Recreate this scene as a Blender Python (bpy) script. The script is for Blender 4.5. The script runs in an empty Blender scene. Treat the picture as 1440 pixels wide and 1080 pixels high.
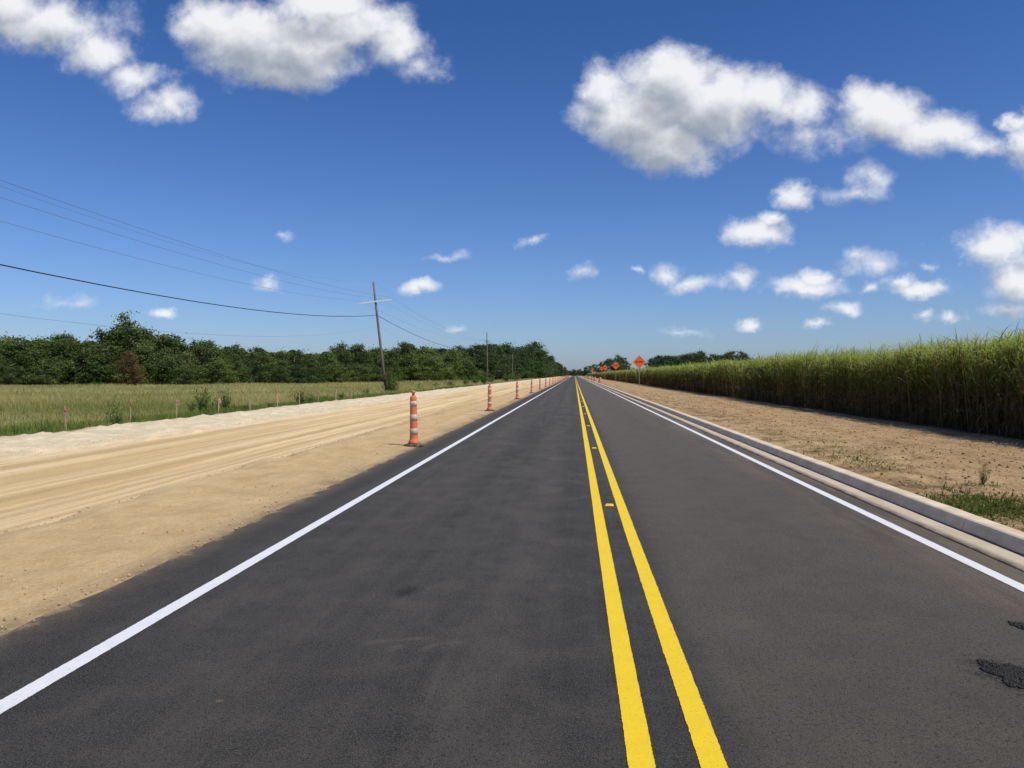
import bpy, math, random
import numpy as np
from mathutils import Vector, Matrix, noise as mn
random.seed(7); rng=np.random.default_rng(7)
S=bpy.context.scene; COL=S.collection
F=1082.0; H=1.55; U0=808.0; V0=527.0
TH=math.atan(88/F); PI_=math.atan(13/F)

# ---------------------------------------------------------------- camera
cd=bpy.data.cameras.new("camera"); cam=bpy.data.objects.new("camera",cd); COL.objects.link(cam)
cam.location=(0,0,H); cam.rotation_euler=(math.radians(90)-PI_,0,TH)
cd.sensor_width=36; cd.lens=F/1440*36; cd.clip_end=9000; cd.clip_start=0.05
S.camera=cam
S.view_settings.view_transform='Standard'; S.view_settings.look='None'; S.view_settings.exposure=0

def at(u,Z):
    """ground position for bearing u at depth Z"""
    xc=(u-720)/F*Z
    return (-Z*math.sin(TH)+xc*math.cos(TH), Z*math.cos(TH)+xc*math.sin(TH))

# ---------------------------------------------------------------- helpers
def info(ob,label=None,cat=None,group=None,kind=None):
    if label: ob["label"]=label
    if cat: ob["category"]=cat
    if group: ob["group"]=group
    if kind: ob["kind"]=kind
def link(name,me,mat=None,parent=None,loc=(0,0,0)):
    ob=bpy.data.objects.new(name,me); COL.objects.link(ob); ob.location=loc
    if mat is not None and me is not None and len(me.materials)==0: me.materials.append(mat)
    if parent: ob.parent=parent
    return ob
def empty(name,loc=(0,0,0)):
    ob=bpy.data.objects.new(name,None); COL.objects.link(ob); ob.location=loc; ob.empty_display_size=0.3
    return ob
def qmesh(name,verts,faces,cols=None,smooth=False):
    verts=np.asarray(verts,dtype=np.float32).reshape(-1,3); faces=np.asarray(faces,dtype=np.int32)
    k=faces.shape[1]; me=bpy.data.meshes.new(name)
    me.vertices.add(len(verts)); me.vertices.foreach_set("co",verts.ravel())
    me.loops.add(faces.size); me.loops.foreach_set("vertex_index",faces.ravel())
    me.polygons.add(len(faces))
    me.polygons.foreach_set("loop_start",np.arange(0,faces.size,k,dtype=np.int32))
    me.update(calc_edges=True)
    if smooth: me.polygons.foreach_set("use_smooth",np.ones(len(faces),dtype=bool))
    if cols is not None:
        a=me.color_attributes.new("col",'FLOAT_COLOR','POINT')
        c=np.ones((len(verts),4),dtype=np.float32); c[:,:3]=cols
        a.data.foreach_set("color",c.ravel())
    me.validate(); return me
def pmesh(name,verts,faces,smooth=False):
    me=bpy.data.meshes.new(name); me.from_pydata([tuple(v) for v in verts],[],faces); me.update()
    if smooth:
        for p in me.polygons: p.use_smooth=True
    return me
def strips(base,az,el,length,width,droop,K,col,tipcol=None,prof=None):
    N=len(base); P=np.zeros((N,K+1,3)); P[:,0]=base
    for k in range(K):
        a=el-droop*(k/max(1,K-1)) if K>1 else el
        st=(length/K)[:,None]*np.stack([np.cos(a)*np.cos(az),np.cos(a)*np.sin(az),np.sin(a)],1)
        P[:,k+1]=P[:,k]+st
    tw=rng.uniform(-.5,.5,N)
    side=np.stack([-np.sin(az),np.cos(az),tw],1)
    if prof is None: prof=np.linspace(1,0.06,K+1)
    w=width[:,None,None]*np.asarray(prof)[None,:,None]/2
    V=np.stack([P-side[:,None]*w,P+side[:,None]*w],2)
    idx=np.arange(N*(K+1)*2).reshape(N,K+1,2)
    Fc=np.stack([idx[:,:-1,0],idx[:,:-1,1],idx[:,1:,1],idx[:,1:,0]],-1).reshape(-1,4)
    C=np.repeat(col[:,None,:],(K+1)*2,1).reshape(N,K+1,2,3)
    if tipcol is not None:
        t=np.linspace(0,1,K+1)[None,:,None,None]
        C=C*(1-t)+tipcol[:,None,None,:]*t
    return V.reshape(-1,3),Fc,C.reshape(-1,3)
def merge(parts):
    vs,fs,cs=[],[],[];o=0
    for v,f,c in parts:
        vs.append(v);fs.append(f+o);cs.append(c);o+=len(v)
    return np.concatenate(vs),np.concatenate(fs),np.concatenate(cs)
def tube(pts,rad,n=8,cap=True):
    V=[];Fc=[]
    for i,p in enumerate(pts):
        p=Vector(p)
        d=(Vector(pts[min(i+1,len(pts)-1)])-Vector(pts[max(i-1,0)])).normalized()
        a=d.orthogonal().normalized() if abs(d.z)<0.9 else Vector((1,0,0)).cross(d).cross(d).normalized()
        if abs(d.z)<0.9: a=d.cross(Vector((0,0,1))).normalized()
        b=d.cross(a)
        for k in range(n):
            t=2*math.pi*k/n; V.append(p+(a*math.cos(t)+b*math.sin(t))*rad[i])
    for i in range(len(pts)-1):
        for k in range(n):
            Fc.append((i*n+k,i*n+(k+1)%n,(i+1)*n+(k+1)%n,(i+1)*n+k))
    if cap:
        Fc.append(tuple(range(n))[::-1]); Fc.append(tuple((len(pts)-1)*n+k for k in range(n)))
    return V,Fc
def join(lst):
    V=[];Fc=[]
    for v,f in lst:
        o=len(V);V+=list(v);Fc+=[tuple(i+o for i in q) for q in f]
    return V,Fc
def lathe(prof,n=24,cap=True):
    V=[];Fc=[]
    for r,z in prof:
        for k in range(n):
            t=2*math.pi*k/n; V.append((r*math.cos(t),r*math.sin(t),z))
    for i in range(len(prof)-1):
        for k in range(n):
            Fc.append((i*n+k,i*n+(k+1)%n,(i+1)*n+(k+1)%n,(i+1)*n+k))
    if cap:
        Fc.append(tuple(range(n))[::-1]); Fc.append(tuple((len(prof)-1)*n+k for k in range(n)))
    return V,Fc
def box(x0,x1,y0,y1,z0,z1):
    V=[(x0,y0,z0),(x1,y0,z0),(x1,y1,z0),(x0,y1,z0),(x0,y0,z1),(x1,y0,z1),(x1,y1,z1),(x0,y1,z1)]
    return V,[(0,3,2,1),(4,5,6,7),(0,1,5,4),(1,2,6,5),(2,3,7,6),(3,0,4,7)]

class NT:
    def __init__(s,nt): s.nt=nt
    def n(s,t,**kw):
        nd=s.nt.nodes.new(t)
        for k,v in kw.items(): setattr(nd,k,v)
        return nd
    def set(s,sock,v):
        if isinstance(v,bpy.types.NodeSocket): s.nt.links.new(v,sock)
        elif v is not None:
            try: sock.default_value=v
            except Exception: sock.default_value=(*v,1) if len(v)==3 else v
    def m(s,op,a,b=None,c=None,clamp=False):
        nd=s.n('ShaderNodeMath',operation=op); nd.use_clamp=clamp
        s.set(nd.inputs[0],a); s.set(nd.inputs[1],b); s.set(nd.inputs[2],c); return nd.outputs[0]
    def v(s,op,a,b=None,c=None):
        nd=s.n('ShaderNodeVectorMath',operation=op)
        s.set(nd.inputs[0],a); s.set(nd.inputs[1],b); s.set(nd.inputs[2],c)
        return nd.outputs['Value'] if op in('LENGTH','DOT_PRODUCT') else nd.outputs[0]
    def noise(s,vec,scale,detail=4,rough=0.55,out=0,dist=0):
        nd=s.n('ShaderNodeTexNoise'); s.set(nd.inputs['Vector'],vec); nd.inputs['Scale'].default_value=scale
        nd.inputs['Detail'].default_value=detail; nd.inputs['Roughness'].default_value=rough; nd.inputs['Distortion'].default_value=dist
        return nd.outputs[out]
    def mr(s,x,a,b,c=0.0,d=1.0,smooth=True):
        nd=s.n('ShaderNodeMapRange'); nd.interpolation_type='SMOOTHSTEP' if smooth else 'LINEAR'
        s.set(nd.inputs[0],x); s.set(nd.inputs[1],a); s.set(nd.inputs[2],b); s.set(nd.inputs[3],c); s.set(nd.inputs[4],d)
        return nd.outputs[0]
    def mix(s,f,a,b,bt='MIX'):
        nd=s.n('ShaderNodeMix',data_type='RGBA',blend_type=bt)
        s.set(nd.inputs[0],f); s.set(nd.inputs[6],a); s.set(nd.inputs[7],b); return nd.outputs[2]
    def scalev(s,vec,sc): return s.v('MULTIPLY',vec,sc)
def newmat(name):
    m=bpy.data.materials.new(name); m.use_nodes=True; nt=m.node_tree
    b=nt.nodes['Principled BSDF']; b.inputs['Roughness'].default_value=0.85; b.inputs['Specular IOR Level'].default_value=0.3
    return m,NT(nt),b
def c3(r,g,b): return (r,g,b,1)
def bump(N,b,h,strength=0.5,dist=0.01):
    nd=N.n('ShaderNodeBump'); nd.inputs['Strength'].default_value=strength; nd.inputs['Distance'].default_value=dist
    N.set(nd.inputs['Height'],h); N.nt.links.new(nd.outputs[0],b.inputs['Normal'])
def simple(name,col,rough=0.7,var=0.2,scale=6,spec=0.3,metal=0):
    m,N,b=newmat(name); tc=N.n('ShaderNodeTexCoord').outputs['Object']
    n=N.noise(tc,scale,5)
    f=N.mr(n,0.3,0.7)
    a=tuple(x*(1-var) for x in col); c=tuple(min(1,x*(1+var)) for x in col)
    N.set(b.inputs['Base Color'],N.mix(f,(*a,1),(*c,1)))
    b.inputs['Roughness'].default_value=rough; b.inputs['Specular IOR Level'].default_value=spec; b.inputs['Metallic'].default_value=metal
    return m
def leafmat(name,trans=0.35,objvar=0.0,tint=None):
    m=bpy.data.materials.new(name); m.use_nodes=True; nt=m.node_tree; nt.nodes.clear(); N=NT(nt)
    at_=N.n('ShaderNodeAttribute',attribute_name="col").outputs['Color']
    col=at_
    if objvar:
        r=N.n('ShaderNodeObjectInfo').outputs['Random']
        col=N.mix(1.0,col,N.mix(r,(1-objvar,1-objvar*.8,1-objvar,1),(1+objvar*1.15,1+objvar,1+objvar*.5,1)),'MULTIPLY')
    if tint: col=N.mix(1.0,col,(*tint,1),'MULTIPLY')
    d=N.n('ShaderNodeBsdfDiffuse'); N.set(d.inputs[0],col)
    t=N.n('ShaderNodeBsdfTranslucent'); N.set(t.inputs[0],N.mix(1.0,col,(1.05,1.12,.7,1),'MULTIPLY'))
    mx=N.n('ShaderNodeMixShader'); mx.inputs[0].default_value=trans
    nt.links.new(d.outputs[0],mx.inputs[1]); nt.links.new(t.outputs[0],mx.inputs[2])
    o=N.n('ShaderNodeOutputMaterial'); nt.links.new(mx.outputs[0],o.inputs[0])
    return m

# ---------------------------------------------------------------- sun + sky
sd=Vector((0.70,-0.40,1.12)).normalized()
sun=bpy.data.lights.new("sun",'SUN'); sun.energy=4.3; sun.angle=math.radians(0.5); sun.color=(1,0.95,0.86)
so=bpy.data.objects.new("sun",sun); COL.objects.link(so); so.rotation_euler=sd.to_track_quat('Z','Y').to_euler(); so.location=(20,-10,40)
W=bpy.data.worlds.new("World"); S.world=W; W.use_nodes=True; nt=W.node_tree; nt.nodes.clear(); N=NT(nt)
sky=N.n('ShaderNodeTexSky',sky_type='NISHITA'); sky.sun_disc=False
sky.sun_elevation=math.asin(sd.z); sky.sun_rotation=math.atan2(sd.x,sd.y); sky.air_density=1.0; sky.dust_density=0.6; sky.ozone_density=2.2; sky.altitude=0
skyc=sky.outputs[0]
tc=N.n('ShaderNodeTexCoord').outputs['Generated']
sx=N.n('ShaderNodeSeparateXYZ'); N.set(sx.inputs[0],tc)
el=N.m('MAXIMUM',sx.outputs[2],0.0)
tint=N.mix(N.mr(el,0.0,0.42,smooth=False),(0.66,0.82,1.20,1),(0.30,0.58,1.0,1))
skyc=N.mix(1.0,skyc,tint,'MULTIPLY')
yy=N.m('MAXIMUM',sx.outputs[1],0.08)
cx=N.n('ShaderNodeCombineXYZ'); N.set(cx.inputs[0],N.m('DIVIDE',sx.outputs[0],yy)); N.set(cx.inputs[1],N.m('DIVIDE',sx.outputs[2],yy))
P0=cx.outputs[0]
def ab(u,v):
    d=Vector(((u-720)/F,-(v-540)/F,-1)); d=cam.rotation_euler.to_matrix()@d
    return d.x/d.y,d.z/d.y
blobs=[(60,38,105,46,1.2),(5,5,90,48,1),(135,72,62,36,1),(195,108,55,26,.7),(232,148,50,30,.85),(150,30,50,26,.3),
(300,35,72,48,1.2),(355,60,100,62,1.5),(420,72,108,60,1.5),(385,102,85,32,1.2),(495,42,100,44,1.3),(552,60,58,38,.9),(590,95,42,22,.55),(455,8,95,38,1.3),
(600,403,36,13,.9),(380,398,22,11,.5),(225,443,19,9,.75),(630,359,30,7,.38),(640,462,20,5,.4),(92,426,36,10,.3),(398,330,16,9,.36),
(848,125,44,40,1.1),(895,165,98,56,1.5),(945,115,84,58,1.4),(935,203,84,45,1.5),(1005,150,98,64,1.5),(1070,135,66,48,1.2),(1125,150,46,34,.8),(930,88,46,26,1),
(1135,190,40,24,.35),(1205,140,42,34,.9),(1245,165,82,50,1.3),(1310,188,86,37,1.1),(1375,205,55,18,.65),(1180,195,38,24,.55),
(1450,205,42,58,1.1),(1425,172,22,16,.8),
(1118,276,28,22,.8),(1200,275,48,14,.45),(1222,252,32,22,.5),(1062,328,54,27,1.1),(1085,308,24,17,.9),
(1400,352,54,40,1.1),(1430,390,62,34,1.1),(1445,335,40,24,1),(1410,432,30,11,.5),
(938,385,33,18,.8),(975,400,38,14,.7),(1040,392,38,18,.8),(1128,404,62,17,.95),(1150,388,32,16,.95),(1225,408,18,9,.55),(1292,405,50,15,.9),(1270,394,25,12,.8),
(1187,434,33,14,.8),(1240,366,58,18,.45),(1057,458,25,10,.8),(1150,459,19,9,.65),(1205,355,30,11,.35),
(755,338,19,8,.42),(820,384,18,11,.36),(893,380,8,7,.45),(955,466,34,6,.35),(1300,372,14,8,.42),(1300,440,14,7,.4),(1340,442,16,7,.4)]
def cgroup(nm,bl):
    g=bpy.data.node_groups.new(nm,'ShaderNodeTree')
    g.interface.new_socket("P",in_out='INPUT',socket_type='NodeSocketVector'); g.interface.new_socket("D",in_out='OUTPUT',socket_type='NodeSocketFloat'); g.interface.new_socket("B",in_out='OUTPUT',socket_type='NodeSocketFloat')
    G=NT(g); gi=G.n('NodeGroupInput').outputs[0]; go=G.n('NodeGroupOutput')
    w1=G.noise(gi,14,2,.5,out=1); w2=G.noise(gi,50,6,.64,out=1)
    pw=G.v('ADD',gi,G.v('MULTIPLY',G.v('SUBTRACT',w1,(.5,.5,.5)),(.050,.030,0)))
    pw=G.v('ADD',pw,G.v('MULTIPLY',G.v('SUBTRACT',w2,(.5,.5,.5)),(.030,.021,0)))
    acc=None
    for (u,v_,ru,rv,w) in bl:
        a,b=ab(u,v_); a1,_=ab(u+ru,v_); _,b1=ab(u,v_-rv)
        sa,sb=1/abs(a1-a),1/abs(b1-b)
        L=G.v('LENGTH',G.v('MULTIPLY_ADD',pw,(sa,sb,0),(-a*sa,-b*sb,0)))
        f=G.m('MULTIPLY_ADD',L,-w,w)
        acc=f if acc is None else G.m('SMOOTH_MAX',acc,f,0.18)
    acc=G.m('MAXIMUM',acc,-1.0)
    nz=G.noise(gi,19,10,.62)
    d=G.m('ADD',acc,G.m('MULTIPLY',G.m('SUBTRACT',nz,.5),1.30))
    lowz=G.noise(gi,17,3,.5)
    g.links.new(d,go.inputs[0]); g.links.new(G.m('ADD',acc,G.m('MULTIPLY',G.m('SUBTRACT',lowz,.5),.9)),go.inputs[1]); return g
def half(nm,bl):
    g=cgroup(nm,bl)
    def cf(p,o=0):
        nd=N.n('ShaderNodeGroup'); nd.node_tree=g; N.set(nd.inputs[0],p); return nd.outputs[o]
    D0=cf(P0); D1=cf(N.v('ADD',P0,(.012,.036,0)),1); Dn=cf(N.v('ADD',P0,(.005,.009,0)))
    alpha=N.mr(D0,-0.13,0.78)
    sh=N.mr(D1,-0.05,1.20)
    ed=N.m('SUBTRACT',Dn,D0)
    sh=N.m('ADD',N.m('MULTIPLY',sh,0.86),N.m('MULTIPLY',ed,0.45),clamp=True)
    ccol=N.mix(sh,(9.0,9.1,9.3,1),(3.3,3.75,4.5,1))
    bg=N.n('ShaderNodeBackground'); N.set(bg.inputs[0],N.mix(N.m('MULTIPLY',alpha,0.97),skyc,ccol)); bg.inputs[1].default_value=0.1
    return bg
L_=half("cloud_field_west",[b for b in blobs if b[0]<690]); R_=half("cloud_field_east",[b for b in blobs if b[0]>=690])
bg0=N.n('ShaderNodeBackground'); N.set(bg0.inputs[0],skyc); bg0.inputs[1].default_value=0.1
m1=N.n('ShaderNodeMixShader'); N.set(m1.inputs[0],N.m('GREATER_THAN',sx.outputs[0],N.m('MULTIPLY',yy,ab(692,300)[0]))); nt.links.new(L_.outputs[0],m1.inputs[1]); nt.links.new(R_.outputs[0],m1.inputs[2])
cmask=N.m('MULTIPLY',N.m('GREATER_THAN',sx.outputs[1],.55),N.m('MULTIPLY',N.m('GREATER_THAN',sx.outputs[2],.0),N.m('LESS_THAN',sx.outputs[2],.62)))
m2=N.n('ShaderNodeMixShader'); N.set(m2.inputs[0],cmask); nt.links.new(bg0.outputs[0],m2.inputs[1]); nt.links.new(m1.outputs[0],m2.inputs[2])
wo=N.n('ShaderNodeOutputWorld'); nt.links.new(m2.outputs[0],wo.inputs[0])

# ---------------------------------------------------------------- terrain
GX=[-4000,-60,-24,-17,-14.6,-12.5,-12,3.0,10.3,12.5,4000]; GZ=[-.8,-.8,-.75,-.38,-.14,-.2,-.3,-.3,-.12,0,0]
def gz(x): return np.interp(x,GX,GZ)
ys=np.concatenate([np.arange(-120,0,20),np.arange(0,400,8),np.geomspace(400,8000,30)])
xs=np.array(sorted(set(GX+list(np.arange(-300,-14,6.0))+[-1500,-700,100,700,1500])))
X,Y=np.meshgrid(xs,ys); Z=gz(X)
def grid(name,X,Y,Z,smooth=True):
    r,c=X.shape; idx=np.arange(r*c).reshape(r,c)
    f=np.stack([idx[:-1,:-1],idx[:-1,1:],idx[1:,1:],idx[1:,:-1]],-1).reshape(-1,4)
    return qmesh(name,np.stack([X,Y,Z],-1),f,smooth=smooth)
m,N,b=newmat("field_ground"); tc=N.n('ShaderNodeTexCoord').outputs['Object']
n1=N.noise(tc,.08,6); n2=N.noise(tc,1.7,6,.7)
c=N.mix(N.mr(n1,.35,.65),c3(.19,.20,.06),c3(.34,.29,.12)); c=N.mix(N.mr(n2,.35,.7,0,.5),c,c3(.12,.125,.04))
N.set(b.inputs['Base Color'],c); b.inputs['Specular IOR Level'].default_value=.1; bump(N,b,n2,.6,.1)
o=link("ground",grid("ground",X,Y,Z),m); info(o,"flat grassy field and farm soil reaching the horizon","ground",kind="structure")

def fb(x,y,s,o=3):
    return mn.fractal(Vector((x*s,y*s,3.3)),1.0,2.0,o)
def ygrid(y0,y1,d0,gr):
    out=[y0];y=y0
    while y<y1:
        y+=max(d0,d0+(abs(y)-8)*gr if y>8 else d0); out.append(y)
    return np.array(out)
# haul road of sand
xs=np.arange(-15.4,-3.2,0.07); ys=ygrid(-8,1500,.08,.011)
X,Y=np.meshgrid(xs,ys); Z=np.zeros_like(X)
for j in range(X.shape[0]):
    y=ys[j]; lip=-5.55+.34*fb(0,y,.35)+.22*fb(5,y,1.3,4); l2=-10.4+.35*fb(9,y,.25)
    r1=-6.9+.25*fb(1,y,.1);r2=-8.8+.25*fb(2,y,.1);r3=-7.7+.3*fb(8,y,.07);r4=-9.5+.3*fb(4,y,.07)
    near=1.0 if y<90 else .35
    for i in range(X.shape[1]):
        x=xs[i]
        f1=fb(x,y,1.1,4)
        z=np.interp(x,[-15.4,-14.4,-13.4,-12.3,l2-.4,l2+.3,lip-.22,lip-.04,lip+.35,-4.4,-3.6,-3.42,-3.2],[-.40,-.14,.07,.09,.01,-.07,-.11,-.02,.06,.02,.010,.006,-.03])
        if x<l2: z+=.065*f1*near+ (.07*max(0,fb(x,y,3.0,3))*near)
        elif x<lip:
            z+=.010*f1*near+.016*fb(x*3,y*.10,1.0,3)
            for rr,a in((r1,.038),(r2,.038),(r3,.028),(r4,.025)):
                q=(x-rr)/.17
                if abs(q)<3: z+= (-a*math.exp(-q*q)+a*.5*(math.exp(-(q-1.7)**2)+math.exp(-(q+1.7)**2)))*(.8+.4*fb(3,y,2.5,2))
        else:
            k=min(1,max(0,(-3.35-x)/.8)); z+=(.022*f1+.016*fb(x,y,4.0,4))*k*near + .006*f1
        Z[j,i]=z
m,N,b=newmat("construction_sand"); tc=N.n('ShaderNodeTexCoord').outputs['Object']
sx=N.n('ShaderNodeSeparateXYZ'); N.set(sx.inputs[0],tc)
wob=N.m('MULTIPLY',N.m('SUBTRACT',N.noise(N.scalev(tc,(1,.3,1)),1.0,5),.5),1.2)
xx=N.m('ADD',sx.outputs[0],wob)
st=N.noise(N.scalev(tc,(2.6,.03,1)),1.0,6,.6); st2=N.noise(N.scalev(tc,(9,.07,1)),1.0,4,.55)
fine=N.noise(tc,38,5,.75); med=N.noise(tc,1.6,6,.7); clod=N.noise(tc,9,6,.72)
lane=N.mix(N.mr(st,.38,.62),c3(.56,.395,.19),c3(.77,.58,.32)); lane=N.mix(N.mr(st2,.5,.68,0,.45),lane,c3(.82,.66,.41)); lane=N.mix(N.mr(st2,.45,.32,0,.45),lane,c3(.43,.285,.13))
shl=N.mix(N.mr(med,.25,.75),c3(.50,.345,.165),c3(.64,.465,.245)); shl=N.mix(N.mr(clod,.55,.72,0,.45),shl,c3(.34,.225,.10)); shl=N.mix(N.mr(st,.45,.65,0,.4),shl,c3(.71,.53,.30))
grav=N.mix(N.mr(med,.3,.7),c3(.62,.50,.31),c3(.80,.69,.49)); grav=N.mix(N.mr(clod,.52,.72,0,.5),grav,c3(.42,.31,.17))
soil=N.mix(N.mr(med,.4,.6),c3(.44,.32,.16),c3(.20,.20,.06))
c=N.mix(N.mr(xx,-5.75,-5.45),lane,shl); c=N.mix(N.mr(xx,-9.9,-11.2),c,grav); c=N.mix(N.mr(xx,-12.9,-14.0),c,soil)
c=N.mix(N.m('MULTIPLY',N.mr(xx,-3.85,-3.35),N.mr(med,.35,.6,.15,.8)),c,c3(.19,.145,.092))
c=N.mix(N.mr(fine,.35,.7,0,.4),c,N.mix(1.0,c,c3(.52,.46,.40),'MULTIPLY'))
N.set(b.inputs['Base Color'],c); b.inputs['Specular IOR Level'].default_value=.1; b.inputs['Roughness'].default_value=.95
hh=N.m('ADD',N.m('MULTIPLY',clod,1.0),N.m('MULTIPLY',fine,.45)); bump(N,b,hh,.85,.03)
o=link("dirt_road",grid("dirt_road",X,Y,Z),m); info(o,"graded tan sand haul road with tyre tracks beside asphalt","dirt road",kind="structure")

# right verge
xs=np.concatenate([np.arange(4.06,7,.07),np.arange(7,13.6,.14)]); ys=ygrid(-8,1500,.09,.012)
X,Y=np.meshgrid(xs,ys); Z=np.zeros_like(X)
for j in range(X.shape[0]):
    y=ys[j]
    for i in range(X.shape[1]):
        x=xs[i]; k=min(1,(x-4.06)/.5); q=1.0 if x<7.5 else .5
        Z[j,i]=np.interp(x,[4.06,5,7,9,11,14],[.105,.08,.05,.05,.03,.02])+k*q*(.050*fb(x,y,.9,4)+.045*max(-.2,fb(x,y,3.1,4)))*(1 if y<80 else .4)-.012*(1-k)
VX,VY,VZ=xs,ys,Z
m,N,b=newmat("verge_dirt"); tc=N.n('ShaderNodeTexCoord').outputs['Object']
sx=N.n('ShaderNodeSeparateXYZ'); N.set(sx.inputs[0],tc)
med=N.noise(tc,1.1,7,.7); clod=N.noise(tc,7,6,.72); fine=N.noise(tc,40,4,.7); st=N.noise(N.scalev(tc,(2.2,.08,1)),1.0,5,.6)
c=N.mix(N.mr(med,.33,.66),c3(.32,.205,.10),c3(.50,.345,.18)); c=N.mix(N.mr(st,.42,.62,0,.55),c,c3(.56,.39,.205))
c=N.mix(N.mr(clod,.49,.68,0,.6),c,c3(.20,.125,.058))
c=N.mix(N.m('MULTIPLY',N.mr(sx.outputs[0],6.6,4.4),N.mr(med,.52,.38,0,.75)),c,c3(.16,.115,.05))
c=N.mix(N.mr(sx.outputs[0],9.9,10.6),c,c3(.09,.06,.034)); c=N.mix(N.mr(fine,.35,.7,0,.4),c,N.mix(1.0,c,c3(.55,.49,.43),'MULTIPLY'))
N.set(b.inputs['Base Color'],c); b.inputs['Specular IOR Level'].default_value=.1; b.inputs['Roughness'].default_value=.95
bump(N,b,N.m('ADD',clod,N.m('MULTIPLY',fine,.3)),1.0,.05)
o=link("dirt_verge",grid("dirt_verge",X,Y,Z),m); info(o,"rough brown dirt verge between concrete curb and cane","verge",kind="structure")

# asphalt
m,N,b=newmat("asphalt"); tc=N.n('ShaderNodeTexCoord').outputs['Object']
sx=N.n('ShaderNodeSeparateXYZ'); N.set(sx.inputs[0],tc); x_=sx.outputs[0]; y_=sx.outputs[1]
agg=N.noise(tc,100,4,.8); agg2=N.noise(tc,44,5,.8); agg3=N.noise(tc,190,2,.6)
big=N.noise(tc,.55,6,.6); mott=N.noise(tc,2.2,8,.78); mott2=N.noise(N.scalev(tc,(1.4,.5,1)),1.3,8,.7); strk=N.noise(N.scalev(tc,(2.2,.045,1)),1.0,6,.6); strk2=N.noise(N.scalev(tc,(9,.14,1)),1.0,4,.65)
c=N.mix(N.mr(big,.3,.7),c3(.027,.0252,.0228),c3(.045,.0412,.0362))
c=N.mix(N.mr(strk,.42,.66,0,.55),c,c3(.072,.064,.054))
c=N.mix(N.mr(strk2,.48,.75,0,.4),c,c3(.086,.076,.063))
c=N.mix(N.mr(mott,.48,.66,0,.55),c,c3(.090,.078,.063)); c=N.mix(N.mr(mott,.48,.34,0,.6),c,c3(.016,.0150,.0138))
c=N.mix(N.mr(mott2,.53,.66,0,.42),c,c3(.110,.093,.073))
rl=N.mr(x_,.55,.85)
c=N.mix(N.m('MULTIPLY',rl,N.mr(mott,.3,.7,.50,.75)),c,c3(.122,.099,.075))
for xc in (-1.75,-.45,1.15,2.45):
    w_=N.mr(N.m('ABSOLUTE',N.m('SUBTRACT',N.m('ADD',x_,N.m('MULTIPLY',N.m('SUBTRACT',strk,.5),.5)),xc)),.42,.05,0,1); c=N.mix(N.m('MULTIPLY',w_,N.mr(mott2,.35,.65,.05,.38)),c,c3(.115,.098,.078))
dust=N.noise(N.scalev(tc,(3.0,.25,1)),1.0,6,.7); dust2=N.noise(tc,3.2,7,.78)
c=N.mix(N.m('MULTIPLY',N.mr(x_,2.3,3.5),N.mr(dust,.40,.66,0,.65)),c,c3(.25,.19,.12))
c=N.mix(N.m('MULTIPLY',N.mr(y_,10.0,50.0),N.mr(dust,.48,.70,0,.32)),c,c3(.18,.148,.11))
edge=N.m('ADD',N.m('MULTIPLY',x_,-1.0),N.m('MULTIPLY',N.m('SUBTRACT',dust2,.5),.6))
c=N.mix(N.m('MULTIPLY',N.mr(x_,-2.78,-2.9),.5),c,c3(.026,.023,.020))
c=N.mix(N.mr(edge,3.02,3.5,0,.65),c,c3(.19,.145,.09)); c=N.mix(N.mr(edge,3.32,3.46,0,.88),c,c3(.48,.34,.17))
def spot(cx_,cy_,rx,ry,ang=0):
    v=N.v('SUBTRACT',tc,(cx_,cy_,0)); nd=N.n('ShaderNodeVectorRotate'); nd.rotation_type='Z_AXIS'; N.set(nd.inputs['Vector'],v); nd.inputs['Angle'].default_value=ang
    return N.v('LENGTH',N.v('MULTIPLY',nd.outputs[0],(1/rx,1/ry,0)))
def gp(u,v):
    Zc=F*H/(v-V0); return at(u,Zc)
sm=N.m('MULTIPLY',N.m('SUBTRACT',agg2,.5),2.4); wv=N.m('MULTIPLY',N.m('SUBTRACT',N.noise(tc,11,6,.72),.5),2.4)
for (u,v,rx,ry,an,col,st_) in [(572,832,.075,.17,.2,(.004,.004,.004),1.0),(535,903,.035,.10,1.1,(.14,.12,.092),.5),(556,913,.035,.09,.5,(.14,.12,.092),.5),(580,900,.035,.10,1.3,(.14,.12,.092),.5),(603,911,.035,.09,.6,(.14,.12,.092),.45),(638,905,.035,.10,1.35,(.14,.12,.092),.4),(1045,878,.20,.20,0,(.16,.13,.10),.3),(307,988,.022,.016,0,(.3,.2,.13),.6),(1428,952,.19,.27,0,(.008,.0075,.007),.95),(1440,882,.08,.10,0,(.010,.009,.008),.9)]:
    px,py=gp(u,v); L=N.m('ADD',spot(px,py,rx,ry,an),N.m('ADD',sm,wv)); c=N.mix(N.mr(L,1.2,.4,0,st_),c,(*col,1))
c=N.mix(N.mr(agg,.53,.62,0,.8),c,c3(.155,.139,.115)); c=N.mix(N.mr(agg2,.48,.37,0,.8),c,c3(.008,.0075,.007)); c=N.mix(N.mr(agg3,.55,.64,0,.65),c,c3(.24,.212,.172))
N.set(b.inputs['Base Color'],c); b.inputs['Roughness'].default_value=.82; b.inputs['Specular IOR Level'].default_value=.2
bump(N,b,N.m('ADD',agg,N.m('MULTIPLY',agg2,.6)),1.0,.012)
me=pmesh("road",[(-3.5,-20,0),(3.54,-20,0),(3.54,2500,0),(-3.5,2500,0)],[(0,1,2,3)])
o=link("road",me,m); info(o,"new dark asphalt two-lane road running straight ahead","road",kind="structure")

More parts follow.
